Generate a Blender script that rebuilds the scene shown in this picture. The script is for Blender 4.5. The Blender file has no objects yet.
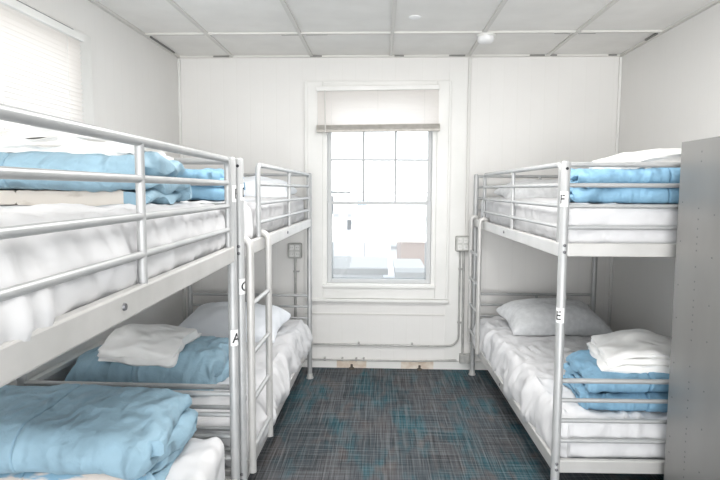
import bpy, bmesh, math, random
from mathutils import Vector, Matrix, noise
random.seed(7)
sc = bpy.context.scene
COL = sc.collection
PI = math.pi

# ------------------------------------------------------------------ materials
def mat(name, col, rough=.6, metal=0.0, spec=.5):
    m = bpy.data.materials.new(name); m.use_nodes = True
    b = m.node_tree.nodes['Principled BSDF']
    b.inputs['Base Color'].default_value = (*col, 1)
    b.inputs['Roughness'].default_value = rough
    b.inputs['Metallic'].default_value = metal
    b.inputs['Specular IOR Level'].default_value = spec
    return m

def nd(m, t, **kw):
    n = m.node_tree.nodes.new(t)
    for k, v in kw.items():
        setattr(n, k, v)
    return n

def lk(m, a, b): m.node_tree.links.new(a, b)

def mottle(m, c1, c2, scale=3, detail=4, stretch=(1, 1, 1), bump=0.0, bscale=40, lo=.35, hi=.65, bdist=.01, bdistort=0):
    """two-colour noise mottling in object space with an optional fine bump"""
    b = m.node_tree.nodes['Principled BSDF']
    tc = nd(m, 'ShaderNodeTexCoord'); mp = nd(m, 'ShaderNodeMapping')
    mp.inputs['Scale'].default_value = stretch
    lk(m, tc.outputs['Object'], mp.inputs['Vector'])
    n = nd(m, 'ShaderNodeTexNoise'); n.inputs['Scale'].default_value = scale; n.inputs['Detail'].default_value = detail
    lk(m, mp.outputs[0], n.inputs['Vector'])
    r = nd(m, 'ShaderNodeValToRGB')
    r.color_ramp.elements[0].position = lo; r.color_ramp.elements[1].position = hi
    r.color_ramp.elements[0].color = (*c1, 1); r.color_ramp.elements[1].color = (*c2, 1)
    lk(m, n.outputs['Fac'], r.inputs[0]); lk(m, r.outputs[0], b.inputs['Base Color'])
    if bump:
        n2 = nd(m, 'ShaderNodeTexNoise'); n2.inputs['Scale'].default_value = bscale; n2.inputs['Detail'].default_value = 3; n2.inputs['Distortion'].default_value = bdistort
        lk(m, mp.outputs[0], n2.inputs['Vector'])
        bp = nd(m, 'ShaderNodeBump'); bp.inputs['Strength'].default_value = bump; bp.inputs['Distance'].default_value = bdist
        lk(m, n2.outputs['Fac'], bp.inputs['Height']); lk(m, bp.outputs[0], b.inputs['Normal'])
    return m

WALLC = (.79, .78, .76)
M = {}
def wall_mat(name, axis, c=WALLC, groove=True):
    """painted plank panelling: faint vertical grooves every 10 cm along the wall"""
    m = mat(name, c, .55)
    b = m.node_tree.nodes['Principled BSDF']
    tc = nd(m, 'ShaderNodeTexCoord'); sp = nd(m, 'ShaderNodeSeparateXYZ'); lk(m, tc.outputs['Object'], sp.inputs[0])
    a = nd(m, 'ShaderNodeMath', operation='MULTIPLY'); a.inputs[1].default_value = 1/.102
    lk(m, sp.outputs[axis], a.inputs[0])
    f = nd(m, 'ShaderNodeMath', operation='FRACT'); lk(m, a.outputs[0], f.inputs[0])
    s = nd(m, 'ShaderNodeMath', operation='SUBTRACT'); s.inputs[1].default_value = .5; lk(m, f.outputs[0], s.inputs[0])
    ab = nd(m, 'ShaderNodeMath', operation='ABSOLUTE'); lk(m, s.outputs[0], ab.inputs[0])
    mr = nd(m, 'ShaderNodeMapRange'); mr.inputs['From Min'].default_value = .46; mr.inputs['From Max'].default_value = .5
    lk(m, ab.outputs[0], mr.inputs['Value'])
    n = nd(m, 'ShaderNodeTexNoise'); n.inputs['Scale'].default_value = 1.6; n.inputs['Detail'].default_value = 5
    lk(m, tc.outputs['Object'], n.inputs['Vector'])
    r = nd(m, 'ShaderNodeValToRGB')
    r.color_ramp.elements[0].position = .3; r.color_ramp.elements[1].position = .7
    r.color_ramp.elements[0].color = (c[0]*.95, c[1]*.95, c[2]*.95, 1); r.color_ramp.elements[1].color = (*c, 1)
    lk(m, n.outputs['Fac'], r.inputs[0])
    mx = nd(m, 'ShaderNodeMix', data_type='RGBA'); lk(m, r.outputs[0], mx.inputs[6])
    mx.inputs[7].default_value = (c[0]*.9, c[1]*.9, c[2]*.89, 1)
    ml = nd(m, 'ShaderNodeMath', operation='MULTIPLY'); ml.inputs[1].default_value = .3 if groove else 0
    lk(m, mr.outputs[0], ml.inputs[0]); lk(m, ml.outputs[0], mx.inputs[0]); lk(m, mx.outputs[2], b.inputs['Base Color'])
    bp = nd(m, 'ShaderNodeBump'); bp.inputs['Strength'].default_value = .15 if groove else 0; bp.inputs['Distance'].default_value = .004; bp.invert = True
    lk(m, mr.outputs[0], bp.inputs['Height']); lk(m, bp.outputs[0], b.inputs['Normal'])
    return m
M['wall_x'] = wall_mat('wall_paint_x', 0)
M['wall_y'] = wall_mat('wall_paint_y', 1)
M['trim'] = mottle(mat('trim_paint', (.75, .75, .73), .4), (.73, .73, .705), (.78, .775, .755), 4)
M['ceil'] = mottle(mat('ceiling_tile', (.7, .7, .67), .8), (.80, .79, .765), (.85, .84, .815), 5, 6, bump=.15, bscale=90, bdist=.003)
M['grid'] = mat('ceiling_grid', (.66, .65, .62), .5)
M['gap'] = mat('shadow_gap', (.22, .22, .21), .9)
M['metal'] = mottle(mat('silver_paint', (.6, .6, .59), .40, .25), (.40, .41, .415), (.47, .475, .475), 9)
M['metal_dark'] = mat('bolt_steel', (.16, .16, .17), .4, .6)
M['hole'] = mat('bolt_recess', (.015, .015, .02), .8)
M['cap'] = mat('plastic_cap', (.42, .42, .41), .5)
M['beam'] = mottle(mat('beam_paint', (.68, .67, .65), .4, .25), (.52, .515, .50), (.60, .59, .575), 6)
M['locker'] = mottle(mat('locker_steel', (.3, .3, .29), .42, .55), (.26, .255, .245), (.32, .315, .305), 2.2, 5, (1, 1, .5))
M['sheet'] = mat('white_sheet', (.66, .66, .67), .85, spec=.2)
M['cover'] = mat('mattress_cover', (.78, .79, .80), .85, spec=.2)
M['pillow'] = mottle(mat('pillow_cloth', (.78, .80, .83), .85, spec=.2), (.84, .87, .91), (.88, .91, .95), 6)
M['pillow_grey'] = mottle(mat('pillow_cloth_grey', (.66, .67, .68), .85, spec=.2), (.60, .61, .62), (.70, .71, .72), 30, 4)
M['towel'] = mottle(mat('towel_cloth', (.83, .82, .80), .95, spec=.1), (.70, .695, .68), (.77, .765, .75), 12, bump=.25, bscale=220, bdist=.002)
def rumple(m, scale, dist, strength=.6, stretch=(1, 1, 1)):
    """ridged creases as bump, chained in front of any bump already there"""
    b = m.node_tree.nodes['Principled BSDF']
    tc = nd(m, 'ShaderNodeTexCoord'); mp = nd(m, 'ShaderNodeMapping'); mp.inputs['Scale'].default_value = stretch
    lk(m, tc.outputs['Object'], mp.inputs['Vector'])
    n = nd(m, 'ShaderNodeTexNoise', noise_type='RIDGED_MULTIFRACTAL'); n.inputs['Scale'].default_value = scale
    n.inputs['Detail'].default_value = 3; n.inputs['Distortion'].default_value = .7
    lk(m, mp.outputs[0], n.inputs['Vector'])
    bp = nd(m, 'ShaderNodeBump'); bp.inputs['Strength'].default_value = strength; bp.inputs['Distance'].default_value = dist
    lk(m, n.outputs['Fac'], bp.inputs['Height'])
    if b.inputs['Normal'].links: lk(m, b.inputs['Normal'].links[0].from_socket, bp.inputs['Normal'])
    lk(m, bp.outputs[0], b.inputs['Normal'])
    return m
for k_, sc_, di_ in (('sheet', 5, .06), ('cover', 5, .02), ('pillow', 6, .03), ('pillow_grey', 6, .03), ('towel', 7, .035)): rumple(M[k_], sc_, di_)
def blue(name, c):
    return mottle(mat(name, c, .62, spec=.3), tuple(x*.90 for x in c), tuple(min(1, x*1.08) for x in c), 9, 5, bump=.5, bscale=20, bdist=.012, bdistort=1.0)
M['towel_lit'] = rumple(mottle(mat('towel_cloth_lit', (.9, .9, .88), .95, spec=.1), (.87, .865, .85), (.93, .93, .92), 12), 8, .045)  # towel copy with brightness painted in to offset the upper bunk's shade
M['blue'] = blue('blue_duvet', (.30, .455, .555))
M['blue2'] = blue('blue_duvet_deep', (.22, .40, .55))
rumple(M['blue'], 8, .05, .7, (1.6, .8, .8)); rumple(M['blue2'], 8, .045, .7, (1.6, .8, .8))
M['lining_mix'] = rumple(mottle(mat('lining_mix', (.5, .5, .5), .8, spec=.2), (.25, .42, .54), (.72, .64, .58), 6, 4, (1, 1.5, 5), lo=.46, hi=.52), 9, .016)
M['lining'] = mottle(mat('beige_lining', (.7, .62, .55), .8, spec=.2), (.42, .36, .30), (.72, .67, .61), 9, 5, (1, 1, 3), lo=.3, hi=.50)
M['carton'] = mat('box_steel', (.52, .52, .50), .45, .3)
M['plate'] = mat('white_plate', (.72, .72, .70), .4)
M['white'] = mat('white_plastic', (.85, .85, .85), .4)
M['black'] = mat('black_ink', (.012, .012, .014), .7)
M['sticker'] = mat('sticker_white', (.87, .87, .87), .5)
M['beige'] = mottle(mat('bare_plaster', (.66, .56, .46), .8), (.60, .50, .41), (.74, .68, .60), 20)
M['rust'] = mat('rusty_stub', (.10, .085, .07), .8)
M['conduit'] = mottle(mat('conduit_paint', (.42, .42, .41), .45, .25), (.36, .36, .35), (.48, .48, .46), 20)
M['conduit_white'] = mat('conduit_white', (.66, .655, .63), .5)
M['blind_rail'] = mottle(mat('blind_rail', (.50, .46, .41), .6), (.52, .495, .45), (.62, .59, .55), 30)

def slat_mat(tr=.5, c=(.88, .86, .84)):
    m = bpy.data.materials.new('blind_slat'); m.use_nodes = True
    nt = m.node_tree; b = nt.nodes['Principled BSDF']; out = nt.nodes['Material Output']
    b.inputs['Base Color'].default_value = (*c, 1); b.inputs['Roughness'].default_value = .5
    t = nd(m, 'ShaderNodeBsdfTranslucent'); t.inputs['Color'].default_value = (.92, .88, .84, 1)
    mx = nd(m, 'ShaderNodeMixShader'); mx.inputs[0].default_value = tr
    lk(m, b.outputs[0], mx.inputs[1]); lk(m, t.outputs[0], mx.inputs[2]); lk(m, mx.outputs[0], out.inputs[0])
    return m
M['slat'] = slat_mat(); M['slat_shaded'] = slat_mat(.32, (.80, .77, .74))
def glass_mat():
    m = bpy.data.materials.new('window_glass'); m.use_nodes = True
    out = m.node_tree.nodes['Material Output']
    t = nd(m, 'ShaderNodeBsdfTransparent'); t.inputs['Color'].default_value = (.97, .98, .98, 1)
    g = nd(m, 'ShaderNodeBsdfGlossy'); g.inputs['Roughness'].default_value = .02
    mx = nd(m, 'ShaderNodeMixShader'); mx.inputs[0].default_value = .05
    lk(m, t.outputs[0], mx.inputs[1]); lk(m, g.outputs[0], mx.inputs[2]); lk(m, mx.outputs[0], out.inputs[0])
    return m
M['glass'] = glass_mat()

def carpet_mat():
    m = mat('carpet', (.08, .1, .11), .95, spec=.15)
    b = m.node_tree.nodes['Principled BSDF']
    tc = nd(m, 'ShaderNodeTexCoord'); V = tc.outputs['Object']
    def noisy(stretch, scale, detail=3, rough=.6):
        mp = nd(m, 'ShaderNodeMapping'); mp.inputs['Scale'].default_value = stretch; lk(m, V, mp.inputs['Vector'])
        n = nd(m, 'ShaderNodeTexNoise'); n.inputs['Scale'].default_value = scale; n.inputs['Detail'].default_value = detail
        n.inputs['Roughness'].default_value = rough
        lk(m, mp.outputs[0], n.inputs['Vector']); return n.outputs['Fac']
    def ramp(src, a, b_, ca=(0, 0, 0), cb=(1, 1, 1)):
        r = nd(m, 'ShaderNodeValToRGB'); r.color_ramp.elements[0].position = a; r.color_ramp.elements[1].position = b_
        r.color_ramp.elements[0].color = (*ca, 1); r.color_ramp.elements[1].color = (*cb, 1); lk(m, src, r.inputs[0]); return r.outputs[0]
    def mix(fac, a, b_, mode='MIX'):
        x = nd(m, 'ShaderNodeMix', data_type='RGBA', blend_type=mode)
        for s, v in ((x.inputs[0], fac), (x.inputs[6], a), (x.inputs[7], b_)):
            if isinstance(v, (int, float)): s.default_value = v
            elif isinstance(v, tuple): s.default_value = (*v, 1)
            else: lk(m, v, s)
        return x.outputs[2]
    # broad colour patches: slate, teal and brown, stretched along the room like woven tiles
    base = mix(ramp(noisy((1, .55, 1), 2.6, 2), .42, .60), (.060, .073, .083), (.092, .092, .098))
    base = mix(ramp(noisy((2.2, .8, 1), 2.1, 3), .48, .62), base, (.035, .105, .130))
    base = mix(ramp(noisy((2.4, .9, 1.3), 3.1, 2), .54, .66), base, (.105, .095, .095))
    # tile seams: every 0.5 m tile has its own brightness
    ck = nd(m, 'ShaderNodeTexVoronoi'); ck.distance = 'CHEBYCHEV'; ck.inputs['Randomness'].default_value = 0; ck.inputs['Scale'].default_value = 2.0
    lk(m, V, ck.inputs['Vector'])
    sep = nd(m, 'ShaderNodeSeparateColor'); lk(m, ck.outputs['Color'], sep.inputs[0])
    base = mix(1.0, base, ramp(sep.outputs[0], 0, 1, (.78, .78, .78), (1.15, 1.15, 1.15)), 'MULTIPLY')
    # woven threads, both ways
    t1 = ramp(noisy((100, 1.8, 1), 1, 2), .46, .70); t2 = ramp(noisy((1.8, 100, 1), 1, 2), .46, .70)
    base = mix(mix(.38, (0, 0, 0), t1), base, (.31, .31, .32))
    base = mix(mix(.40, (0, 0, 0), t2), base, (.27, .30, .32))
    d1 = ramp(noisy((150, 4, 5), 1, 1), .34, .46); d2 = ramp(noisy((4, 150, 9), 1, 1), .34, .46)
    base = mix(.4, base, d1, 'MULTIPLY'); base = mix(.4, base, d2, 'MULTIPLY')
    lk(m, base, b.inputs['Base Color'])
    bp = nd(m, 'ShaderNodeBump'); bp.inputs['Strength'].default_value = .5; bp.inputs['Distance'].default_value = .004
    lk(m, t2, bp.inputs['Height']); lk(m, bp.outputs[0], b.inputs['Normal'])
    return m
M['carpet'] = carpet_mat()

# ------------------------------------------------------------------ mesh helpers
def tag(o, label=None, cat=None, group=None, kind=None):
    if label: o['label'] = label
    if cat: o['category'] = cat
    if group: o['group'] = group
    if kind: o['kind'] = kind
    return o

def empty(name, loc=(0, 0, 0), rz=0):
    o = bpy.data.objects.new(name, None); COL.objects.link(o)
    o.location = loc; o.rotation_euler = (0, 0, rz); o.empty_display_size = .1
    return o

def obj(name, bm, material, parent=None, smooth=False, loc=None, rz=0):
    me = bpy.data.meshes.new(name)
    bmesh.ops.recalc_face_normals(bm, faces=bm.faces)
    bm.to_mesh(me); bm.free()
    for mm in (material if isinstance(material, list) else [material]): me.materials.append(mm)
    if smooth:
        for p in me.polygons: p.use_smooth = True
        try: me.set_sharp_from_angle(angle=math.radians(50))
        except Exception: pass
    o = bpy.data.objects.new(name, me); COL.objects.link(o)
    if parent: o.parent = parent
    if loc: o.location = loc
    o.rotation_euler = (0, 0, rz)
    return o

def each(name, bm, material, parent=None, smooth=False):
    """link every loose piece of bm as an object of its own"""
    left = set(bm.verts)
    while left:
        st = [left.pop()]; isl = set(st)
        while st:
            v = st.pop()
            for e in v.link_edges:
                o_ = e.other_vert(v)
                if o_ not in isl: isl.add(o_); st.append(o_); left.discard(o_)
        nb = bmesh.new(); mp = {v: nb.verts.new(v.co) for v in isl}
        for f in {f for v in isl for f in v.link_faces}:
            nb.faces.new([mp[v] for v in f.verts])
        obj(name, nb, material, parent, smooth)
    bm.free()

def box(bm, x0, x1, y0, y1, z0, z1, bev=0.0, mi=0):
    r = bmesh.ops.create_cube(bm, size=1)
    vs = r['verts']
    for v in vs:
        v.co = Vector(((x0+x1)/2+v.co.x*(x1-x0), (y0+y1)/2+v.co.y*(y1-y0), (z0+z1)/2+v.co.z*(z1-z0)))
    es = list({e for v in vs for e in v.link_edges})
    fs = {f for v in vs for f in v.link_faces}
    for f in fs: f.material_index = mi
    if bev:
        bmesh.ops.bevel(bm, geom=es, offset=bev, segments=2, affect='EDGES', profile=.5)

def bx(x0, x1, y0, y1, z0, z1, bev=0.0):
    bm = bmesh.new(); box(bm, x0, x1, y0, y1, z0, z1, bev); return bm

def tube(bm, pts, r, n=12, cap=True, prof=None):
    """sweep a circle along points; r may be a list"""
    pts = [Vector(p) for p in pts]
    rs = r if isinstance(r, (list, tuple)) else [r]*len(pts)
    rings = []; ref = None
    for i, p in enumerate(pts):
        if i == 0: t = pts[1]-p
        elif i == len(pts)-1: t = p-pts[i-1]
        else: t = (pts[i+1]-p).normalized()+(p-pts[i-1]).normalized()
        if t.length < 1e-9: t = (pts[min(i+1, len(pts)-1)]-pts[max(0, i-1)])
        t.normalize()
        if ref is None:
            ref = Vector((0, 0, 1)) if abs(t.z) < .9 else Vector((1, 0, 0))
        a = (ref-t*ref.dot(t)).normalized(); b = t.cross(a); ref = a
        rings.append([bm.verts.new(p+(a*math.cos(2*PI*k/n)+b*math.sin(2*PI*k/n))*rs[i]) for k in range(n)])
    for i in range(len(rings)-1):
        for k in range(n):
            bm.faces.new((rings[i][k], rings[i][(k+1) % n], rings[i+1][(k+1) % n], rings[i+1][k]))
    if cap:
        bm.faces.new(rings[0][::-1]); bm.faces.new(rings[-1])
    return rings

def tb(pts, r, n=12):
    bm = bmesh.new(); tube(bm, pts, r, n); return bm

def arc(c, r, a0, a1, n, plane='xz'):
    out = []
    for i in range(n+1):
        a = math.radians(a0+(a1-a0)*i/n)
        u, v = math.cos(a)*r, math.sin(a)*r
        if plane == 'xz': out.append((c[0]+u, c[1], c[2]+v))
        elif plane == 'yz': out.append((c[0], c[1]+u, c[2]+v))
        else: out.append((c[0]+u, c[1]+v, c[2]))
    return out

def nz(x, y, z): return noise.noise(Vector((x, y, z)))
def ridge(x, y, z):
    """soft cloth creases: sharp valleys, round tops"""
    return abs(noise.noise(Vector((x, y, z))))

def soft_box(w, d, h, r, res, disp=None, shape=None):
    """rounded box on a fine grid, origin at centre of the base; disp(p, n) -> scalar push along n, shape(p) -> p"""
    hx, hy, hz = w/2, d/2, h/2
    bm = bmesh.new()
    nx, ny, nzz = max(2, int(w/res)), max(2, int(d/res)), max(3, int(h/res))
    cache = {}
    def vert(i, j, k):
        key = (i, j, k)
        if key in cache: return cache[key]
        p = Vector((-hx+w*i/nx, -hy+d*j/ny, -hz+h*k/nzz))
        q = Vector((max(-hx+r, min(hx-r, p.x)), max(-hy+r, min(hy-r, p.y)), max(-hz+min(r, hz*.98), min(hz-min(r, hz*.98), p.z))))
        n = (p-q)
        if n.length < 1e-9: n = Vector((0, 0, 1 if p.z > 0 else -1))
        else:
            n.normalize()
            rr = Vector((r, r, min(r, hz*.98)))
            p = q+Vector((n.x*rr.x, n.y*rr.y, n.z*rr.z))
        p.z += hz
        if disp: p = p+n*disp(p, n)
        if shape: p = shape(p)
        v = bm.verts.new(p); cache[key] = v
        return v
    def quad(a, b, c, e):
        try: bm.faces.new((vert(*a), vert(*b), vert(*c), vert(*e)))
        except ValueError: pass
    for i in range(nx):
        for j in range(ny):
            for k in (0, nzz): quad((i, j, k), (i+1, j, k), (i+1, j+1, k), (i, j+1, k))
    for i in range(nx):
        for k in range(nzz):
            for j in (0, ny): quad((i, j, k), (i+1, j, k), (i+1, j, k+1), (i, j, k+1))
    for j in range(ny):
        for k in range(nzz):
            for i in (0, nx): quad((i, j, k), (i, j+1, k), (i, j+1, k+1), (i, j, k+1))
    return bm

# ------------------------------------------------------------------ the room
XL, XR, D, H = -1.5735, 1.7862, 4.451, 2.415
YB = -1.3
T = .14
def struct(name, bm, m, parent=None, smooth=False):
    o = obj(name, bm, m, parent, smooth)
    if parent is None: o['kind'] = 'structure'
    return o

struct('floor', bx(XL-T, XR+T, YB, D+T, -.12, 0), M['carpet'])

# ceiling: lay-in tiles sagging a hair in a T-bar grid
bm = bmesh.new()
box(bm, XL-T, XR+T, YB, D+T, H+.012, H+.12)
struct('ceiling', bm, M['ceil'])
gx = [-1.1467, -.5397, .0624, .6498, 1.2373]
gy = [3.80, 2.58, 1.36, .14, -1.08]
bm = bmesh.new()
for x in gx: box(bm, x-.012, x+.012, YB, D, H, H+.02)
for y in gy: box(bm, XL, XR, y-.012, y+.012, H-.0005, H+.02)
struct('trim_1', bm, M['grid'])
bm = bmesh.new()   # wall angle round the ceiling
box(bm, XL, XR, D-.022, D, H-.004, H+.012)
box(bm, XL, XL+.022, YB, D-.022, H-.004, H+.012)
box(bm, XR-.022, XR, YB, D-.022, H-.004, H+.012)
struct('trim_2', bm, M['grid'])
bm = bmesh.new()   # dark slots where a tile has shrunk away from the wall angle and the bars
for x0, x1 in ((-1.29, -1.17), (-.55, -.46), (.09, .16), (.50, .62), (1.10, 1.21), (1.25, 1.30), (1.68, 1.74)):
    box(bm, x0, x1, D-.030, D-.0225, H-.002, H+.008)
for x0, x1 in ((-.66, -.55), (-.5, -.36), (1.25, 1.36), (1.1, 1.2)):
    box(bm, x0, x1, 3.812, 3.817, H-.002, H+.008)
box(bm, XL+.0225, XL+.032, 3.86, 4.3, H-.002, H+.008)
box(bm, XR-.034, XR-.0225, 3.84, 4.0, H-.002, H+.008)
struct('trim_3', bm, M['gap'])

# back wall with window hole
wx0, wx1, wz0, wz1 = -.455, .42, .655, 2.14
bm = bmesh.new()
box(bm, XL-T, wx0, D, D+T, 0, H+.02); box(bm, wx1, XR+T, D, D+T, 0, H+.02)
box(bm, wx0, wx1, D, D+T, 0, wz0); box(bm, wx0, wx1, D, D+T, wz1, H+.02)
struct('wall_back', bm, M['wall_x'])
# left wall with window hole
ly0, ly1, lz0, lz1 = 1.62, 2.90, .66, 2.12
bm = bmesh.new()
box(bm, XL-T, XL, YB, ly0, 0, H+.02); box(bm, XL-T, XL, ly1, D, 0, H+.02)
box(bm, XL-T, XL, ly0, ly1, 0, lz0); box(bm, XL-T, XL, ly0, ly1, lz1, H+.02)
struct('wall_left', bm, M['wall_y'])
struct('wall_right', bx(XR, XR+T, YB, D, 0, H+.02), M['wall_y'])

# baseboards
bm = bmesh.new()
xs = [XL, -.345, -.11, .165, .42, XR]
for i in range(len(xs)-1):
    box(bm, xs[i], xs[i+1], D-.016, D, 0, .062, mi=1 if i in (1, 3) else 0)
struct('baseboard_back', bm, [M['trim'], M['beige']])
struct('baseboard_left', bx(XL, XL+.014, YB, D-.016, 0, .08), M['trim'])
struct('baseboard_right', bx(XR-.014, XR, YB, D-.016, 0, .08), M['trim'])
# horizontal panel joint and corner moulding of the back wall
struct('trim_4', bx(-.60, .60, D-.006, D, .428, .436), M['grid'])
struct('trim_5', bx(.505, .64, D-.008, D, .07, 2.30), M['trim'])
bm = bmesh.new()
box(bm, XR-.02, XR, D-.02, D, .07, H-.01, .004); box(bm, XL, XL+.02, D-.02, D, .07, H-.01, .004)
struct('trim_6', bm, M['trim'])


# ---------------- window 1 (back wall)
w1 = empty('window_1', (0, D, 0)); w1['kind'] = 'structure'
bm = bmesh.new()
box(bm, -.575, -.455, -.022, 0, .545, 2.235, .004); box(bm, .42, .508, -.022, 0, .56, 2.235, .004)
box(bm, -.455, .42, -.022, 0, 2.14, 2.235, .004)
box(bm, -.455, .42, -.014, 0, .56, .66, .003)
obj('casing', bm, M['trim'], w1)
bm = bmesh.new()
box(bm, -.58, .53, -.034, 0, .533, .558, .005); box(bm, -.46, .425, -.03, .03, .645, .668, .004)
box(bm, -.595, -.573, -.032, 0, .56, 2.23, .004); box(bm, .506, .524, -.032, 0, .56, 2.23, .004)
obj('sill', bm, M['trim'], w1)
bm = bmesh.new()
box(bm, -.455, -.425, 0, T, .655, 2.14); box(bm, .39, .42, 0, T, .655, 2.14); box(bm, -.425, .39, 0, T, 2.11, 2.14); box(bm, -.425, .39, 0, T, .655, .675)
obj('jamb', bm, M['trim'], w1)
gm = mat('sash_grey', (.40, .41, .42), .5); gs = mat('sash_paint', (.55, .56, .565), .5)
def sash(name, x0, x1, z0, z1, y, fr, bot, top, cols, rows=(), m=None):
    s = empty(name); s.parent = w1
    bm = bmesh.new()
    box(bm, x0, x0+fr, y-.014, y+.014, z0, z1, .003); box(bm, x1-fr, x1, y-.014, y+.014, z0, z1, .003)
    box(bm, x0+fr, x1-fr, y-.014, y+.014, z0, z0+bot, .003); box(bm, x0+fr, x1-fr, y-.014, y+.014, z1-top, z1, .003)
    obj('sash_frame', bm, m or gs, s)
    if cols > 1:
        bm = bmesh.new()
        for i in range(1, cols):
            x = x0+fr+(x1-x0-2*fr)*i/cols; box(bm, x-.008, x+.008, y-.010, y+.010, z0+bot, z1-top)
        for z in rows:
            box(bm, x0+fr, x1-fr, y-.009, y+.009, z-.007, z+.007)
        obj('muntin', bm, gm, s)
    obj('pane', bx(x0+fr, x1-fr, y-.002, y+.002, z0+bot, z1-top), M['glass'], s)
sash('upper_sash', -.425, .39, 1.30, 2.11, .095, .03, .020, .03, 3, (1.875, 1.645))
sash('lower_sash', -.425, .39, .675, 1.318, .055, .035, .03, .024, 1)
bm = bmesh.new()   # storm window track, seen grey against the sky
box(bm, -.40, -.385, .12, .135, .69, 1.36); box(bm, .35, .362, .12, .135, .69, 1.36)
box(bm, -.425, .39, .12, .135, .675, .705); box(bm, -.40, .362, .118, .135, 1.382, 1.398)

obj('storm_frame', bm, gm, w1)

# blind 1, pulled halfway
def blind(name, L, w, top, bot, pitch, tilt, slat_w, label, stack=0, sm='slat', wand=None):
    """local: x along the blind, y depth; origin at its top left"""
    b = empty(name); tag(b, label, 'blind')
    obj('headrail', bx(0, w, -.02, .02, -.035, 0, .003), M['trim'], b)
    bm = bmesh.new()
    z = -.045; n = 0
    while z > -(top-bot)+.03:
        dy = slat_w/2*math.cos(tilt); dz = slat_w/2*math.sin(tilt)
        prev = None
        for s in (-1, -.4, .4, 1):
            c = .0025*(1-s*s)
            a_ = bm.verts.new((.006, s*dy, z-s*dz+c)); c_ = bm.verts.new((w-.006, s*dy, z-s*dz+c))
            if prev: bm.faces.new((prev[0], prev[1], c_, a_))
            prev = (a_, c_)
        z -= pitch
    obj('slats', bm, M[sm], b)
    hb = -(top-bot)
    bm = bmesh.new()
    if stack:
        for k in range(int(stack/.0045)):
            j = random.uniform(-.003, .003)
            box(bm, -.004+j, w+.004+j, -.026+j, .026+j, hb+.014+k*.0045, hb+.0165+k*.0045)
    box(bm, 0-.004, w+.004, -.02, .02, hb-.004, hb+.014, .003)
    obj('bottom_rail', bm, M['blind_rail'] if stack else M['trim'], b)
    bm = bmesh.new()
    for f in (.12, .5, .88): tube(bm, [(w*f, -slat_w/2-.003, -.03), (w*f, -slat_w/2-.003, hb)], .0009, 6)
    each('ladder_cord', bm, M['trim'], b)
    if wand:
        obj('tilt_wand', tb([(wand, -.03, -.03), (wand, -.034, -.3), (wand, -.03, -.36)], .004, 8), M['grid'], b)
    return b
b1 = blind('window_blind', 1, .925, 2.185, 1.848, .0205, math.radians(62), .026,
           'white venetian blind pulled halfway up over the back window', stack=.036, wand=.065)
b1.location = (-.497, D-.055, 2.185)
b1.rotation_euler = (0, math.radians(-.75), 0)

# ---------------- window 2 (left wall), local axes rotated: x runs along the wall
w2 = empty('window_2', (XL, 0, 0)); w2['kind'] = 'structure'
bm = bmesh.new()
box(bm, 0, .022, ly1, ly1+.175, lz0-.1, 2.215, .004); box(bm, 0, .022, ly0-.12, ly0, lz0-.1, 2.215, .004)
box(bm, 0, .022, ly0, ly1, lz1, 2.215, .004); box(bm, 0, .022, ly0, ly1, lz0-.1, lz0, .004); box(bm, 0, .05, ly0-.12, ly1+.19, lz0-.115, lz0-.09, .004)
obj('casing', bm, M['trim'], w2)
bm = bmesh.new()
box(bm, -T, 0, ly0, ly0+.03, lz0, lz1); box(bm, -T, 0, ly1-.03, ly1, lz0, lz1); box(bm, -T, 0, ly0+.03, ly1-.03, lz1-.03, lz1); box(bm, -T, 0, ly0+.03, ly1-.03, lz0, lz0+.03)
obj('jamb', bm, M['trim'], w2)
bm = bmesh.new()
box(bm, -.10, -.07, ly0+.03, ly1-.03, 1.44, 1.48); box(bm, -.10, -.07, ly0+.03, ly0+.07, lz0+.03, lz1-.03); box(bm, -.10, -.07, ly1-.07, ly1-.03, lz0+.03, lz1-.03)
obj('sash_frame', bm, M['trim'], w2)
obj('pane', bx(-.088, -.084, ly0+.03, ly1-.03, lz0+.03, lz1-.03), M['glass'], w2)
b2 = blind('window_blind', 1, 1.29, 2.185, .69, .0215, math.radians(60), .026,
           'white venetian blind fully lowered over the left wall window', stack=0, sm='slat_shaded')
b2.location = (XL+.052, ly0-.005, 2.180); b2.rotation_euler = (0, 0, PI/2)
# dark strip standing in for the shadow above the blind's headrail
o = obj('headrail_shadow', bx(ly0, ly1-.02, .0, .004, 2.188, 2.204), M['metal_dark'], w2); o.rotation_euler = (0, 0, PI/2); o.location = (.03, 0, 0)

# ---------------- fittings on wall and ceiling
t = empty('smoke_detector', (.669, 3.842, H)); tag(t, 'round white smoke detector on the ceiling beside a grid joint', 'smoke detector')
bm = bmesh.new(); tube(bm, [(0, 0, 0), (0, 0, -.012)], [.062, .062], 32); obj('base', bm, M['trim'], t, True)
bm = bmesh.new(); tube(bm, [(0, 0, -.012), (0, 0, -.03), (0, 0, -.042), (0, 0, -.05), (0, 0, -.052)], [.054, .054, .050, .038, .012], 32); obj('cover', bm, M['white'], t, True)
bm = bmesh.new(); tube(bm, [(0, 0, 0), (0, 0, -.004), (0, 0, -.008)], [.036, .036, .028], 28)
tag(obj('cover_plate', bm, M['white'], None, True, (.189, 3.482, H+.012)), 'small flush round white disc set into the ceiling tile', 'ceiling disc')

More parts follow.
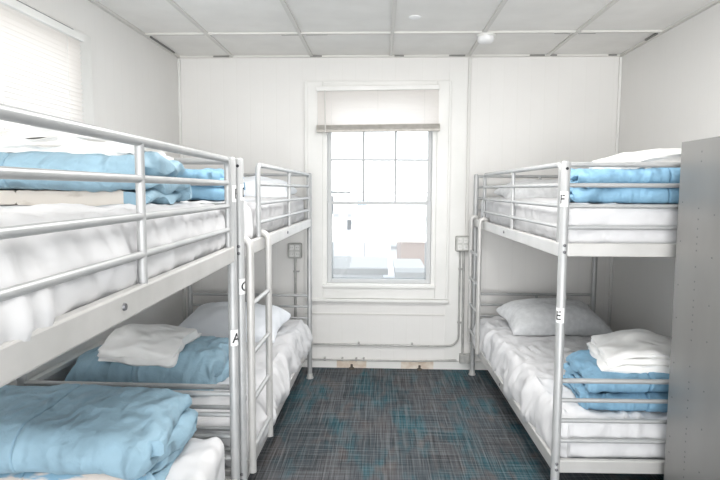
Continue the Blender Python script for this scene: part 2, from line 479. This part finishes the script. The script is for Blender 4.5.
def wallbox(x, z, label):
    t = empty('outlet_box', (x, D, z)); tag(t, label, 'outlet')
    obj('back_box', bx(-.055, .055, -.048, 0, -.06, .06, .012), M['conduit'], t)
    obj('face_plate', bx(-.05, .05, -.053, -.048, -.055, .055, .008), M['carton'], t)
    for i in (-1, 1):
        for j in (-1, 1):
            s = obj('socket', bx(i*.022-.017, i*.022+.017, -.057, -.053, j*.026-.02, j*.026+.02, .006), M['plate'], t)
            bm = bmesh.new()
            for q in (-.006, .006): box(bm, i*.022+q-.001, i*.022+q+.001, -.0578, -.057, j*.026-.004, j*.026+.006)
            each('slot', bm, M['metal_dark'], s)
wallbox(.628, 1.0, 'grey steel double outlet box right of the window by the ladder')
wallbox(-.672, .935, 'grey steel double outlet box left of the window behind the bunk')

def clip(bm, x, z, horiz=False):
    if horiz: box(bm, x-.008, x+.008, -.026, 0, z-.006, z+.022, .002)
    else: box(bm, x-.024, x+.024, -.024, 0, z-.006, z+.006, .002)
t = empty('electrical_conduit', (0, D, 0)); tag(t, 'thin grey conduit bending down from the right outlet box and running left', 'conduit')
pts = [(.612, -.018, .94), (.612, -.018, .28)] + [(.532+.08*math.cos(math.radians(a)), -.018, .27+.08*math.sin(math.radians(a))) for a in range(-10, -91, -16)] + [(.40, -.018, .187), (-.3, -.018, .189), (-1.45, -.018, .195)]
obj('pipe', tb(pts, .0075, 10), M['conduit'], t, True)
bm = bmesh.new()
for x, z in ((.625, .80), (.625, .378)): clip(bm, x, z)
for x in (-.17, .25): clip(bm, x, .187, True)
each('clip', bm, M['conduit'], t)
t = empty('electrical_conduit', (0, D, 0)); tag(t, 'straight grey conduit dropping from the right outlet box to the floor box', 'conduit')
obj('pipe', tb([(.640, -.018, .94), (.645, -.018, .13)], .0095, 10), M['conduit'], t, True)
t = empty('electrical_conduit', (0, D, 0)); tag(t, 'straight grey conduit below the left outlet box behind the bunk', 'conduit')
obj('pipe', tb([(-.672, -.018, .88), (-.672, -.018, .20)], .0095, 10), M['conduit'], t, True)
bm = bmesh.new(); clip(bm, -.665, .77); each('clip', bm, M['conduit'], t)
t = empty('electrical_conduit', (0, D, 0)); tag(t, 'thin grey pipe running just above the baseboard under the window', 'conduit')
obj('pipe', tb([(-1.45, -.022, .07), (-.2, -.022, .066), (.3, -.022, .064), (.60, -.022, .078)], .006, 10), M['conduit'], t, True)
bm = bmesh.new()
for x in (-.44, -.30, -.19, -.13): clip(bm, x, .063, True)
each('clip', bm, M['conduit'], t)
t = empty('junction_box', (.672, D, .095)); tag(t, 'small grey junction box at the foot of the back wall by the right ladder', 'junction box')
obj('back_box', bx(-.05, .05, -.05, 0, -.035, .035, .005), M['conduit'], t)
obj('cover', bx(-.047, .047, -.054, -.05, -.032, .032, .003), M['conduit'], t)
t = empty('cable_cover', (.66, D, 0)); tag(t, 'white painted vertical cable cover running up the wall right of the window', 'cable cover')
obj('channel', bx(-.011, .011, -.016, 0, 1.06, H-.006, .003), M['conduit_white'], t)
for i, (x, lb) in enumerate(((-.225, 'small dark rusty stub on the floor left of centre under the window'), (.31, 'small dark rusty stub on the floor right of centre under the window'))):
    t = empty('floor_stub', (x, D-.04, 0)); tag(t, lb, 'stub')
    bm = bmesh.new(); tube(bm, [(0, 0, 0), (0, 0, .008), (0, 0, .01), (0, 0, .035)], [.022, .022, .010, .009], 10); obj('stub', bm, M['rust'], t)

# ------------------------------------------------------------------ bunk beds
L, W = 1.98, .90
UR = (1.516, 1.434, 1.350, 1.264)
LR = (.628, .545, .458, .372)

def letter_mesh(ch, size):
    cu = bpy.data.curves.new('letter', 'FONT'); cu.body = ch; cu.size = size; cu.align_x = 'CENTER'; cu.align_y = 'CENTER'
    cu.offset = size*.012; cu.resolution_u = 4
    o = bpy.data.objects.new('letter_tmp', cu); COL.objects.link(o)
    bpy.context.view_layer.update()
    me = bpy.data.meshes.new_from_object(o.evaluated_get(bpy.context.evaluated_depsgraph_get()))
    bpy.data.objects.remove(o)
    return me

def post_label(parent, z, ch, ang, R=.0186, size=.052):
    """white sticker bent round the post, centred at angle ang (local), with the bed's letter"""
    half = .024/ R; n = 14
    bm = bmesh.new(); rings = []
    for k in range(n+1):
        a = ang-half+2*half*k/n
        rings.append([bm.verts.new((R*math.cos(a), R*math.sin(a), z+s*.031)) for s in (-1, 1)])
    for k in range(n): bm.faces.new((rings[k][0], rings[k+1][0], rings[k+1][1], rings[k][1]))
    st = obj('letter_label', bm, M['sticker'], parent, True)
    me = letter_mesh(ch, size); me.materials.clear(); me.materials.append(M['black'])
    b2_ = bmesh.new(); b2_.from_mesh(me)
    bmesh.ops.subdivide_edges(b2_, edges=[e for e in b2_.edges if e.calc_length() > .006], cuts=3)
    xs_ = [v.co.x for v in b2_.verts]; ys_ = [v.co.y for v in b2_.verts]
    cx_, cy_ = (min(xs_)+max(xs_))/2, (min(ys_)+max(ys_))/2
    for v in b2_.verts:
        a = ang+(v.co.x-cx_)/R*.92
        v.co = Vector(((R+.0006)*math.cos(a), (R+.0006)*math.sin(a), z+(v.co.y-cy_)))
    b2_.to_mesh(me); b2_.free()
    o = bpy.data.objects.new('letter', me); COL.objects.link(o); o.parent = st
    return st

def make_bunk(loc, rz, label):
    t = empty('bunk_bed', loc, rz); tag(t, label, 'bunk bed', 'silver metal bunk beds')
    mt = M['metal']; posts = {}
    # corner posts
    for i, x in enumerate((0, W)):
        for j, y in enumerate((0, L)):
            p = empty_p = None
            bm = bmesh.new()
            tube(bm, [(0, 0, .012), (0, 0, 1.522), (0, 0, 1.528), (0, 0, 1.531)], [.018, .018, .015, .008], 20)
            p = obj('corner_post', bm, mt, t, True, (x, y, 0)); posts[(i, j)] = p
            bm = bmesh.new(); tube(bm, [(0, 0, 0), (0, 0, .006), (0, 0, .014), (0, 0, .034), (0, 0, .036)], [.027, .027, .021, .0205, .018], 20)
            obj('foot_cap', bm, M['cap'], p, True)
            bm = bmesh.new()
            sx = -1 if i == 0 else 1; sy = -1 if j == 0 else 1
            for z in (1.165, 1.192, .252, .278):
                tube(bm, [(0, sy*.014, z), (0, sy*.0205, z), (0, sy*.0222, z)], [.0065, .0065, .004], 10)
            each('bolt', bm, M['metal_dark'], p, True)
            bm = bmesh.new(); tube(bm, [(0, sy*.0155, 1.50), (0, sy*.0186, 1.50)], .006, 12)
            obj('bolt_hole', bm, M['hole'], p)
    # end frames
    for y, so in ((0, 1), (L, -1)):
        for zs in (UR, LR):
            for k, z in enumerate(zs):
                obj('end_rail', tb([(.012, y, z), (W-.012, y, z)], .0105 if k == 0 else .009, 12), mt, t, True)
        for z0 in (1.146, .236):
            obj('end_panel', bx(.014, W-.014, y-.012, y+.012, z0, z0+.055, .004), M['beam'], t)
        for z0, z1 in ((1.19, 1.516), (.285, .628)):
            obj('center_upright', tb([(W/2+.02, y+so*.008, z0), (W/2+.02, y+so*.008, z1)], .009, 10), mt, t, True)
    # side beams with a middle bolt
    for x, s in ((0, -1), (W, 1)):
        for z0 in (1.141, .236):
            b = obj('side_beam', bx(x-.013, x+.013, .012, L-.012, z0, z0+.058, .005), M['beam'], t)
            bm = bmesh.new(); tube(bm, [(x+s*.012, L/2, z0+.031), (x+s*.0175, L/2, z0+.031)], [.009, .007], 12)
            each('bolt', bm, M['metal_dark'], b, True)
    # bed bases
    for z0 in (1.150, .246):
        bm = bmesh.new()
        for k in range(14):
            y = .09+k*(L-.18)/13; box(bm, .015, W-.015, y-.03, y+.03, z0, z0+.014)
        obj('slat_base', bm, M['beam'], t)
    # guard rail, aisle side and wall side
    for x, y0, y1 in ((0, .055, 1.655), (W, .055, L-.055)):
        g = empty('guard_rail'); g.parent = t
        r = .0115
        path = [(x, y0, 1.17), (x, y0, 1.49)] + arc((x, y0+.028, 1.49), .028, 180, 90, 4, 'yz') + arc((x, y1-.028, 1.49), .028, 90, 0, 4, 'yz') + [(x, y1, 1.17)]
        obj('hoop', tb(path, r, 12), mt, g, True)
        obj('upright', tb([(x, (y0+y1)/2, 1.19), (x, (y0+y1)/2, 1.516)], .0105, 12), mt, g, True)
        for z in UR[1:]:
            obj('bar', tb([(x, y0, z), (x, y1, z)], .009, 12), mt, g, True)
    # ladder hooked over the upper side beam
    la = empty('ladder'); la.parent = t
    x = -.034
    for y in (1.615, 1.955):
        pts = [(x, y, .268), (x, y, 1.165)] + [(-.006-.028*math.cos(math.radians(a)), y, 1.185+.030*math.sin(math.radians(a))) for a in (0, 25, 50, 75, 90)] + [(.012, y, 1.207), (.019, y, 1.19)]
        obj('ladder_pole', tb(pts, [.0155]*(len(pts)-1)+[.012], 14), M['beam'], la, True)
    for z in (.36, .56, .755, .955):
        obj('rung', tb([(x, 1.615, z), (x, 1.955, z)], .0095, 12), mt, la, True)
    return t, posts

bunkR, pR = make_bunk((.7377, 2.338, 0), .0158, 'silver metal bunk bed along the right wall beside the locker')
bunkB, pB = make_bunk((-.5270, 4.171, 0), PI-.0107, 'silver metal bunk bed farther away on the left by the back wall')
bunkF, pF = make_bunk((-.5608, 2.122, 0), PI+.0246, 'silver metal bunk bed nearest the camera on the left side')
post_label(pR[(0, 0)], 1.378, 'F', math.radians(222)); post_label(pR[(0, 0)], .905, 'E', math.radians(224))
post_label(pB[(0, 1)], 1.40, 'D', math.radians(197)); post_label(pB[(0, 1)], 1.035, 'C', math.radians(163))
post_label(pF[(0, 0)], 1.395, 'B', math.radians(190)); post_label(pF[(0, 0)], .85, 'A', math.radians(143))

# ------------------------------------------------------------------ bedding
def in_bunk(b, x, y, z):
    return b.matrix_basis @ Vector((x, y, z))
bpy.context.view_layer.update()

def mattress(bunk, z0, h, seed, label, bulge=.0, amp=.010, sag=0.0, spill=0.0):
    c = in_bunk(bunk, W/2, L/2, z0)
    t = empty('mattress', c, bunk.rotation_euler.z)
    tag(t, label, 'mattress', 'white covered bunk mattresses')
    w, d = W-.05, L-.055
    obj('mattress_core', soft_box(w-.04, d-.04, h-.02, .04, .1), M['cover'], t, True)
    def disp(p, n):
        s = seed*7.3
        wx = .25*nz(p.x*2+s, p.y*2, 4); e = .45*ridge(p.x*5+s+wx*4, p.y*4+wx*5, s+p.z*3)+.38*ridge(p.x*11+s-wx*9, p.y*8+wx*6, s+p.z*8)+.2*ridge(p.x*24, p.y*18+s, 2*s+p.z*16)
        v = (e-.22)*amp*2.6
        if p.z < .02: v *= .2
        if n.x < -.3 and bulge:     # hangs over the aisle-side beam
            v += bulge*(.65+.7*nz(p.y*3.1+s, 0, s))*math.sin(PI*min(1, max(0, (h-p.z)/h))**1.6)
            v += amp*1.2*ridge(p.y*13+s, p.z*6, s)
        return v
    def shape(p):
        if bulge > .03 and p.x < -w/2+.05: p.z -= .035*(1-p.z/h)*(.5+1.2*abs(nz(p.y*4, seed, 2)))
        if spill and p.x < -w/2+.08:      # bulges over the side beam towards the open end
            f = min(1, max(0, (p.y-.10)/.30)); f = f*f*(3-2*f); q = max(0, 1-p.z/(h*.55))
            p.x -= spill*f*q**.5*min(1, max(0, (-w/2+.08-p.x)/.05)); p.z -= .012*f*q
        if sag: p.z -= sag*max(0, -p.x/(w/2))**3*(1 if p.z > h*.6 else 0)
        return p
    obj('sheet', soft_box(w, d, h, .055, .0155, disp, shape), M['sheet'], t, True)
    return t
mattress(bunkR, .262, .203, 1, 'white lower mattress of the right bunk with a rumpled sheet', .065, .024)
mattress(bunkR, 1.168, .190, 2, 'white upper mattress of the right bunk', .0, .013)
mattress(bunkB, .262, .200, 3, 'white lower mattress of the far left bunk with a rumpled sheet', .06, .024)
mattress(bunkB, 1.168, .190, 4, 'white upper mattress of the far left bunk', .0, .015)
mattress(bunkF, .272, .210, 5, 'white lower mattress of the nearest left bunk', .01, .014)
mattress(bunkF, 1.168, .195, 6, 'white upper mattress of the nearest left bunk', .022, .018, spill=.034)

def pillow(loc, rz, w, d, h, m, label, seed, tilt=0, cat='pillow'):
    def shape(p):
        u, v = p.x/(w/2), p.y/(d/2)
        e = (1-min(1, abs(u))**3.2)*(1-min(1, abs(v))**3.2)
        f = .07+.93*max(0, e)**.55
        z = (p.z-h/2)*f + h/2*(.38+.62*f)
        k = 1-.09*(1-abs(v))*abs(u)**2 ; k2 = 1-.10*(1-abs(u))*abs(v)**2
        q = Vector((p.x*k, p.y*k2, z))
        q.z += .010*nz(p.x*9+seed, p.y*9, seed)+.012*(ridge(p.x*6+seed, p.y*7, seed)-.2)
        return q
    o = obj('pillow', soft_box(w, d, h, .02, .016, None, shape), m, None, True, loc, rz)
    o.rotation_euler = (tilt, 0, rz)
    tag(o, label, cat)
    return o
ztop = .475
pillow((1.17, 3.90, ztop+.008), math.radians(4), .66, .44, .175, M['pillow_grey'], 'white pillow lying on the lower right bunk', 1, math.radians(9))
pillow((-.975, 3.70, ztop-.004), math.radians(-5), .68, .46, .17, M['pillow'], 'pale blue-white pillow lying on the lower far left bunk', 2, math.radians(9))
pillow((1.15, 4.05, 1.345), math.radians(2), .66, .40, .14, M['pillow_grey'], 'white pillow at the far end of the upper right bunk', 3, math.radians(6))
pillow((-.93, 3.93, 1.345), math.radians(2), .66, .40, .15, M['pillow'], 'white pillow at the window end of the upper far left bunk', 4, math.radians(6))

def duvet(loc, rz, w, d, h, wts, seed, m, label, lining=None, seam=None, mess=1.0, taper=(0, 0), lm='lining'):
    """a comforter folded in a zig-zag of n layers; +x along its width, -y towards its front folds"""
    n = len(wts); ts = [h*q/sum(wts) for q in wts]; zb = [sum(ts[:k]) for k in range(n)]
    path = []     # centre line (y, z, layer, thickness)
    for k in range(n):
        t = ts[k]; z = zb[k]+t/2; fwd = (n-1-k) % 2 == 0      # top layer ends at the back
        m_ = max(ts)*.62; ya, yb = -d/2+m_, d/2-m_
        N = 26
        rng = [i/N for i in range(N+1)]
        for s in rng:
            y = ya+(yb-ya)*s if fwd else yb+(ya-yb)*s
            path.append([y, z, k, t])
        if k < n-1:
            sgn = 1 if fwd else -1; ye = yb if fwd else ya
            for i in range(1, 10):
                a = -PI/2+PI*i/10; q = i/10; t2 = t+(ts[k+1]-t)*q
                zc = z+(zb[k+1]+ts[k+1]/2-z)*(.5+.5*math.sin(a))
                path.append([ye+sgn*math.cos(a)*(t+ts[k+1])*.31, zc, k+.5, t2])
    P = len(path)
    norms = []
    for i in range(P):
        a = path[max(0, i-1)]; b = path[min(P-1, i+1)]
        ty, tz = b[0]-a[0], b[1]-a[1]; l = math.hypot(ty, tz) or 1
        norms.append((-tz/l, ty/l))
    us = [-1+2*i/90 for i in range(91)]
    if seam is not None: us += [seam-.012, seam-.006, seam, seam+.006, seam+.012]
    us = sorted(us)
    def station(u):
        x = u*w/2
        ring = []
        ed = min(1, (1-abs(u))*w/2/.045)
        rnd = .30+.70*math.sqrt(max(0, 1-(1-ed)**2))
        msy = mess*(1-ed)
        end = max(0, 1-(1-abs(u))*w/2/.16)
        gro = 0
        if seam is not None: gro = math.exp(-((u-seam)/.007)**2)*.007
        A, B = [], []
        for i, (y, z, k, t) in enumerate(path):
            jx = (nz(k*1.7+seed, y*4, seed+3*(u > 0))*.045*mess + (-.012 if i % 2 else 0)*0)*abs(u)**6
            cz = .012*nz(x*6+seed, y*5, k*2.1+seed)*min(1, z/t)+end*.020*mess*nz(x*16+seed, y*12, k*3+seed)
            cz -= end*.018*(z/h)
            cy = .016*nz(x*4+seed*2, z*9, seed)+end*.022*mess*nz(x*11, z*22+seed, k+seed)
            hw = t*.49*rnd
            for sgn, lst in ((1, A), (-1, B)):
                ny, nzv = norms[i][0]*sgn, norms[i][1]*sgn
                wr = .008*(ridge(x*9+seed, y*6+z*6, seed)-.25)+.006*(ridge(x*22+seed, y*8+z*8, seed)-.22)+.003*(ridge(x*48, (y+z)*13, seed)-.2)
                wr *= (1+1.6*end)
                off = max(.003, hw-gro-(.0 if ed >= 1 else 0)+wr)
                lst.append(Vector((x+jx, y+cy+ny*off, max(.0015, z+cz+nzv*off))))
        # layers compress towards the top front edge
        ring = A+B[::-1]
        for v in ring:
            sq = taper[0] if u < 0 else taper[1]
            v.z *= 1-sq*abs(u)**2.2
            ff = (v.y+d/2)/d
            v.z *= .97+.05*math.sin(PI*min(1, max(0, ff)))
        return ring
    def build(keep):
        bm = bmesh.new(); rings = [[bm.verts.new(c) for c in r_] for r_ in RINGS]
        R = len(rings[0])
        for a in range(len(rings)-1):
            for b in range(R):
                if keep(us[a], b): bm.faces.new((rings[a][b], rings[a+1][b], rings[a+1][(b+1) % R], rings[a][(b+1) % R]))
        for a in (0, -1):
            r_ = rings[a]
            for i in range(P-1):
                if keep(us[a], i): bm.faces.new((r_[i], r_[i+1], r_[R-2-i], r_[R-1-i]))
        bmesh.ops.delete(bm, geom=[v for v in bm.verts if not v.link_faces], context='VERTS')
        return bm
    RINGS = [station(u) for u in us]
    R = 2*P
    if lining:
        def is_l(u, b):
            i = b if b < P else R-1-b
            k = path[min(i, P-1)][2]
            return lining(u+.05*nz(i*.22, b//P, 3), k)
        root = obj('duvet', build(lambda u, b: not is_l(u, b)), m, None, True, loc, rz)
        lo = obj('lining', build(is_l), M[lm], root, True)
    else:
        root = obj('duvet', build(lambda u, b: True), m, None, True, loc, rz)
    tag(root, label, 'duvet', 'folded blue duvets')
    return root

duvet((1.29, 2.60, .463), -.07, .78, .40, .19, (.9, 1, 1, 1.1), 3.1, M['blue2'], 'folded blue duvet on the foot of the lower right bunk', seam=-.35, taper=(.12, 0))
duvet((1.235, 2.57, 1.360), -.09, .80, .36, .150, (1, 1, 1, 1), 5.7, M['blue2'], 'folded blue duvet on the upper right bunk by the locker', seam=-.12)
duvet((-1.115, 2.76, .462), -.02, .72, .44, .185, (1, 1.1), 8.2, M['blue'], 'folded blue duvet on the lower far left bunk with towels on it', seam=-.02, mess=1.5, taper=(.25, 0))
duvet((-1.06, 2.62, 1.362), 0, .76, .42, .140, (1, 1, 1, 1), 9.9, M['blue2'], 'folded blue duvet on the upper far left bunk', seam=.3)
duvet((-1.105, 1.82, .480), .05, .85, .46, .222, (.85, .75, 1.35, 1.5), 12.3, M['blue'], 'largest folded blue duvet on the lower nearest left bunk',
      lm='lining_mix', lining=lambda u, k: k < .8 and -.25 < u < .92, seam=.05, mess=1.3, taper=(.1, .12))
duvet((-1.065, 1.69, 1.364), .02, .84, .40, .148, (.9, 1, 1.1), 15.1, M['blue'], 'folded blue duvet with beige lining on the upper nearest left bunk',
      lining=lambda u, k: k < .6 and u < .84, seam=.15)

def towels(base, rz, w, d, hs, seed, labels, group, sag=None, tm='towel'):
    z = base[2]
    for i, (h, lb) in enumerate(zip(hs, labels)):
        ww, dd = w*(1-.04*i)+.01*nz(i, seed, 0), d*(1-.05*i)
        def disp(p, n, i=i):
            # stacked fold lines on the rim plus soft creases
            f = .006*math.sin(p.z/h*2*PI*1.5+2*nz(p.x*4, p.y*4, i)) if abs(n.z) < .8 else 0
            return f+.008*(ridge(p.x*9+seed+i, p.y*9, p.z*20)-.2)+.008*nz(p.x*5+i*3, p.y*5+seed, 0)*abs(n.x+n.y)*2
        def shape(p, i=i):
            q = p.copy()
            q.z += (.016*nz(p.x*5+seed, p.y*5, i*2+seed)+.012*nz(p.x*11+seed, p.y*9, i))*(p.z/h*.6+.4)+.006
            q.x += .022*nz(p.y*8+seed, i*3, p.z*30)*abs(p.x)/(w/2); q.y += .022*nz(p.x*8+seed, i*5, p.z*30)*abs(p.y)/(d/2)
            if sag: q.z += sag(p.x/(w/2), p.y/(d/2))*(1 if i else .6)
            return q
        o = obj('folded_towel', soft_box(ww, dd, h, h*.48, .014, disp, shape), M[tm], None, True,
                (base[0]+.012*nz(seed, i*3.3, 1), base[1]+.012*nz(seed, i*2.3, 5), z), rz+.08*nz(seed, i*5.1, 2))
        tag(o, lb, 'towel', group)
        z += h*.88
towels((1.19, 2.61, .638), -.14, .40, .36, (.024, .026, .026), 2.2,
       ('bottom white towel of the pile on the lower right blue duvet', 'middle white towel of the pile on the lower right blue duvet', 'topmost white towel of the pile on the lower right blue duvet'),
       'towels on the lower right bunk', tm='towel_lit', sag=lambda u, v: -.03*max(0, -v)**2-.02*max(0, -u)**3+.028*(1-min(1, u*u)))
towels((1.16, 2.58, 1.492), .04, .44, .34, (.030, .028, .030), 4.4,
       ('bottom white towel of the pile on the upper right blue duvet', 'middle white towel of the pile on the upper right blue duvet', 'topmost white towel of the pile on the upper right blue duvet'),
       'towels on the upper right bunk', sag=lambda u, v: .030*min(u, .2)-.03*max(0, -v)**2-.02*max(0, -u)**2)
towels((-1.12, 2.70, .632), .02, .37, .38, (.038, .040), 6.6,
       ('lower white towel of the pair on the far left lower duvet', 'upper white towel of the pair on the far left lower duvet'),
       'towels on the lower far left bunk', tm='towel_lit', sag=lambda u, v: -.045*max(0, -v)**2-.01*max(0, u)**2+.015*math.cos(u*2+1.2))
towels((-1.03, 1.72, 1.500), .02, .68, .34, (.026, .026, .026), 8.8,
       ('bottom white towel of the pile on the nearest upper left duvet', 'middle white towel of the pile on the nearest upper left duvet', 'topmost white towel of the pile on the nearest upper left duvet'),
       'towels on the upper nearest left bunk', sag=lambda u, v: -.02*max(0, u)**2)

# ------------------------------------------------------------------ locker
lk_ = empty('locker', (1.155, 1.70, 0)); tag(lk_, 'tall grey steel locker with small holes in its side panel', 'locker')
lw, ld, lh = .60, .575, 1.60
obj('side_panel', bx(0, .004, 0, ld, .06, lh, .001), M['locker'], lk_)
obj('side_panel', bx(lw-.004, lw, 0, ld, .06, lh, .001), M['locker'], lk_)
obj('back_panel', bx(.004, lw-.004, ld-.004, ld, .06, lh-.004), M['locker'], lk_)
obj('top_panel', bx(.004, lw-.004, .004, ld-.004, lh-.012, lh-.003), M['locker'], lk_)
obj('base_plinth', bx(.01, lw-.01, .02, ld-.01, 0, .06), M['locker'], lk_)
obj('bottom_panel', bx(.004, lw-.004, .004, ld-.004, .06, .07), M['locker'], lk_)
for i in (0, 1):
    dr = obj('door', bx(.006+i*lw/2, lw/2-.002+i*(lw/2-.004), -.018, 0, .075, lh-.015, .003), M['locker'], lk_)
    bm = bmesh.new()
    for k in range(5):
        box(bm, .06+i*lw/2, .24+i*lw/2, -.021, -.0175, lh-.2-k*.03, lh-.19-k*.03)
    each('vent', bm, M['gap'], dr)
    obj('handle', bx(.235+i*lw/2, .26+i*lw/2, -.035, -.018, .80, .92, .004), M['metal'], dr)
bm = bmesh.new()
def hole(y, z): tube(bm, [(.0005, y, z), (-.0006, y, z)], .0034, 8)
for z in (1.555, 1.52, 1.35, 1.31, 1.275, 1.245, 1.22, 1.195, 1.135, 1.08, 1.05, 1.01, .985, .955, .93, .90, .86, .76, .70, .675, .63, .60, .565, .52, .50, .47, .43, .41, .39, .36, .33, .31, .28): hole(.43, z)
for z in (1.37, 1.22, 1.05, .92, .74, .60, .44, .375, .24): hole(.545, z); hole(.33, z-.04); hole(.03, z)
each('rivet_hole', bm, M['metal_dark'], lk_)

# ------------------------------------------------------------------ outside
gmat = mottle(mat('outside_ground', (.6, .6, .6), .9), (.40, .40, .41), (.66, .66, .66), .12, 4)
struct('ground', bx(-90, 90, 6, 160, -6.1, -6), gmat)
bw = mat('pale_wall', (.55, .55, .55), .8); bp_ = mat('peach_wall', (.25, .20, .175), .8); bg = mat('roof_grey', (.25, .25, .245), .8); bc = mat('blue_sign', (.08, .25, .34), .7); bwin = mat('dark_window', (.15, .155, .16), .4)
def building(x0, x1, y0, y1, z1, m, label, roof, wins=()):
    t = empty('building', ((x0+x1)/2, y0, -6)); tag(t, label, 'building')
    w_, dp, hh = (x1-x0)/2, y1-y0, z1+6
    obj('walls', bx(-w_, w_, 0, dp, 0, hh), m, t)
    obj('roof', bx(-w_-.2, w_+.2, -.2, dp+.2, hh, hh+.25), roof, t)
    for (a, b, c, e) in wins: obj('window', bx(a, b, -.05, 0, c, e), bwin, t)
building(1.25, 9, 36, 46, -1.75, bp_, 'peach coloured building seen through the lower window pane', bw, [(-3.3, -2.6, .8, 1.6)])
building(-9, 1.0, 60, 75, -1.2, bw, 'long white building seen through the lower window pane', bw, [(-2.6, -2.1, 3, 3.8), (.2, 1, 3.2, 4.2), (2.9, 3.5, 3.4, 4.0)])
building(-2.2, .1, 24, 28, -2.15, bw, 'low white shed with dark openings near the window sill', bg, [(-1.0, .2, 1.5, 2.4), (.5, 1.1, 1.4, 2.2)])
building(.75, 1.6, 22, 26, -2.0, bw, 'small white shed at lower right of the window view', bg, [(-.45, .1, 1.9, 2.5)])
building(2.6, 12, 70, 82, .3, bw, 'tall white building at the right of the window view', bw, [(-3, -2.2, 3.6, 4.6), (-4.2, -3.6, 3.2, 4.2)])
t = empty('billboard', (-1.6, 55, -6)); tag(t, 'small bright blue sign board seen through the window', 'sign')
obj('board', bx(-.75, .35, 0, .1, 5.5, 6.5), bc, t); obj('pole', bx(-.05, .05, .1, .2, 0, 6.3), bg, t)
obj('edge', bx(.35, .75, 0, .1, 6.0, 6.5), bg, t)

# ------------------------------------------------------------------ light
w = bpy.data.worlds.new('World'); sc.world = w; w.use_nodes = True
bgn = w.node_tree.nodes['Background']
wt = w.node_tree
tcw = wt.nodes.new('ShaderNodeTexCoord'); spw = wt.nodes.new('ShaderNodeSeparateXYZ'); wt.links.new(tcw.outputs['Generated'], spw.inputs[0])
rw = wt.nodes.new('ShaderNodeValToRGB'); wt.links.new(spw.outputs['Z'], rw.inputs[0])
rw.color_ramp.elements[0].position = 0; rw.color_ramp.elements[0].color = (.95, .97, 1, 1)
rw.color_ramp.elements[1].position = .6; rw.color_ramp.elements[1].color = (.85, .92, 1, 1)
wt.links.new(rw.outputs[0], bgn.inputs['Color'])
bgn.inputs['Strength'].default_value = 1.7

def area(name, loc, rot, sx, sy, power, col=(1, 1, 1)):
    l = bpy.data.lights.new(name, 'AREA'); l.shape = 'RECTANGLE'; l.size = sx; l.size_y = sy; l.energy = power; l.color = col
    o = bpy.data.objects.new(name, l); COL.objects.link(o); o.location = loc; o.rotation_euler = rot
    return o
area('bounce_fill', (.1, -.5, 1.75), (math.radians(165), 0, 0), .9, .9, 20, (1, .98, .95))  # added fill behind the camera, aimed up to brighten the ceiling
area('overhead_fill', (.1, 2.5, H-.03), (0, 0, 0), .8, .8, 22, (1, .985, .965))  # added overhead fill to lift the whole room, not a fixture
area('rear_fill', (.1, -4.2, 1.15), (math.radians(90), 0, 0), 3.0, 1.9, 120, (1, .99, .975))  # added distant fill behind the open end, evens out the lower bunks
s = bpy.data.lights.new('sun', 'SUN'); s.energy = 1.0; s.angle = .1; s.color = (1, .97, .92)
so = bpy.data.objects.new('sun', s); COL.objects.link(so); so.rotation_euler = (math.radians(40), 0, math.radians(25)); so.location = (0, 20, 20)

# ------------------------------------------------------------------ camera
cam = bpy.data.cameras.new('camera'); co = bpy.data.objects.new('camera', cam); COL.objects.link(co)
cam.sensor_width = 36; cam.lens = 572.0247/720*36; cam.clip_start = .02; cam.clip_end = 500
co.location = (0, 0, 1.4129)
co.rotation_euler = (Matrix.Rotation(.0371, 3, 'Z') @ Matrix.Rotation(PI/2-.0881, 3, 'X') @ Matrix.Rotation(.0046, 3, 'Z')).to_euler()
sc.camera = co
sc.view_settings.view_transform = 'Standard'
sc.view_settings.exposure = .78
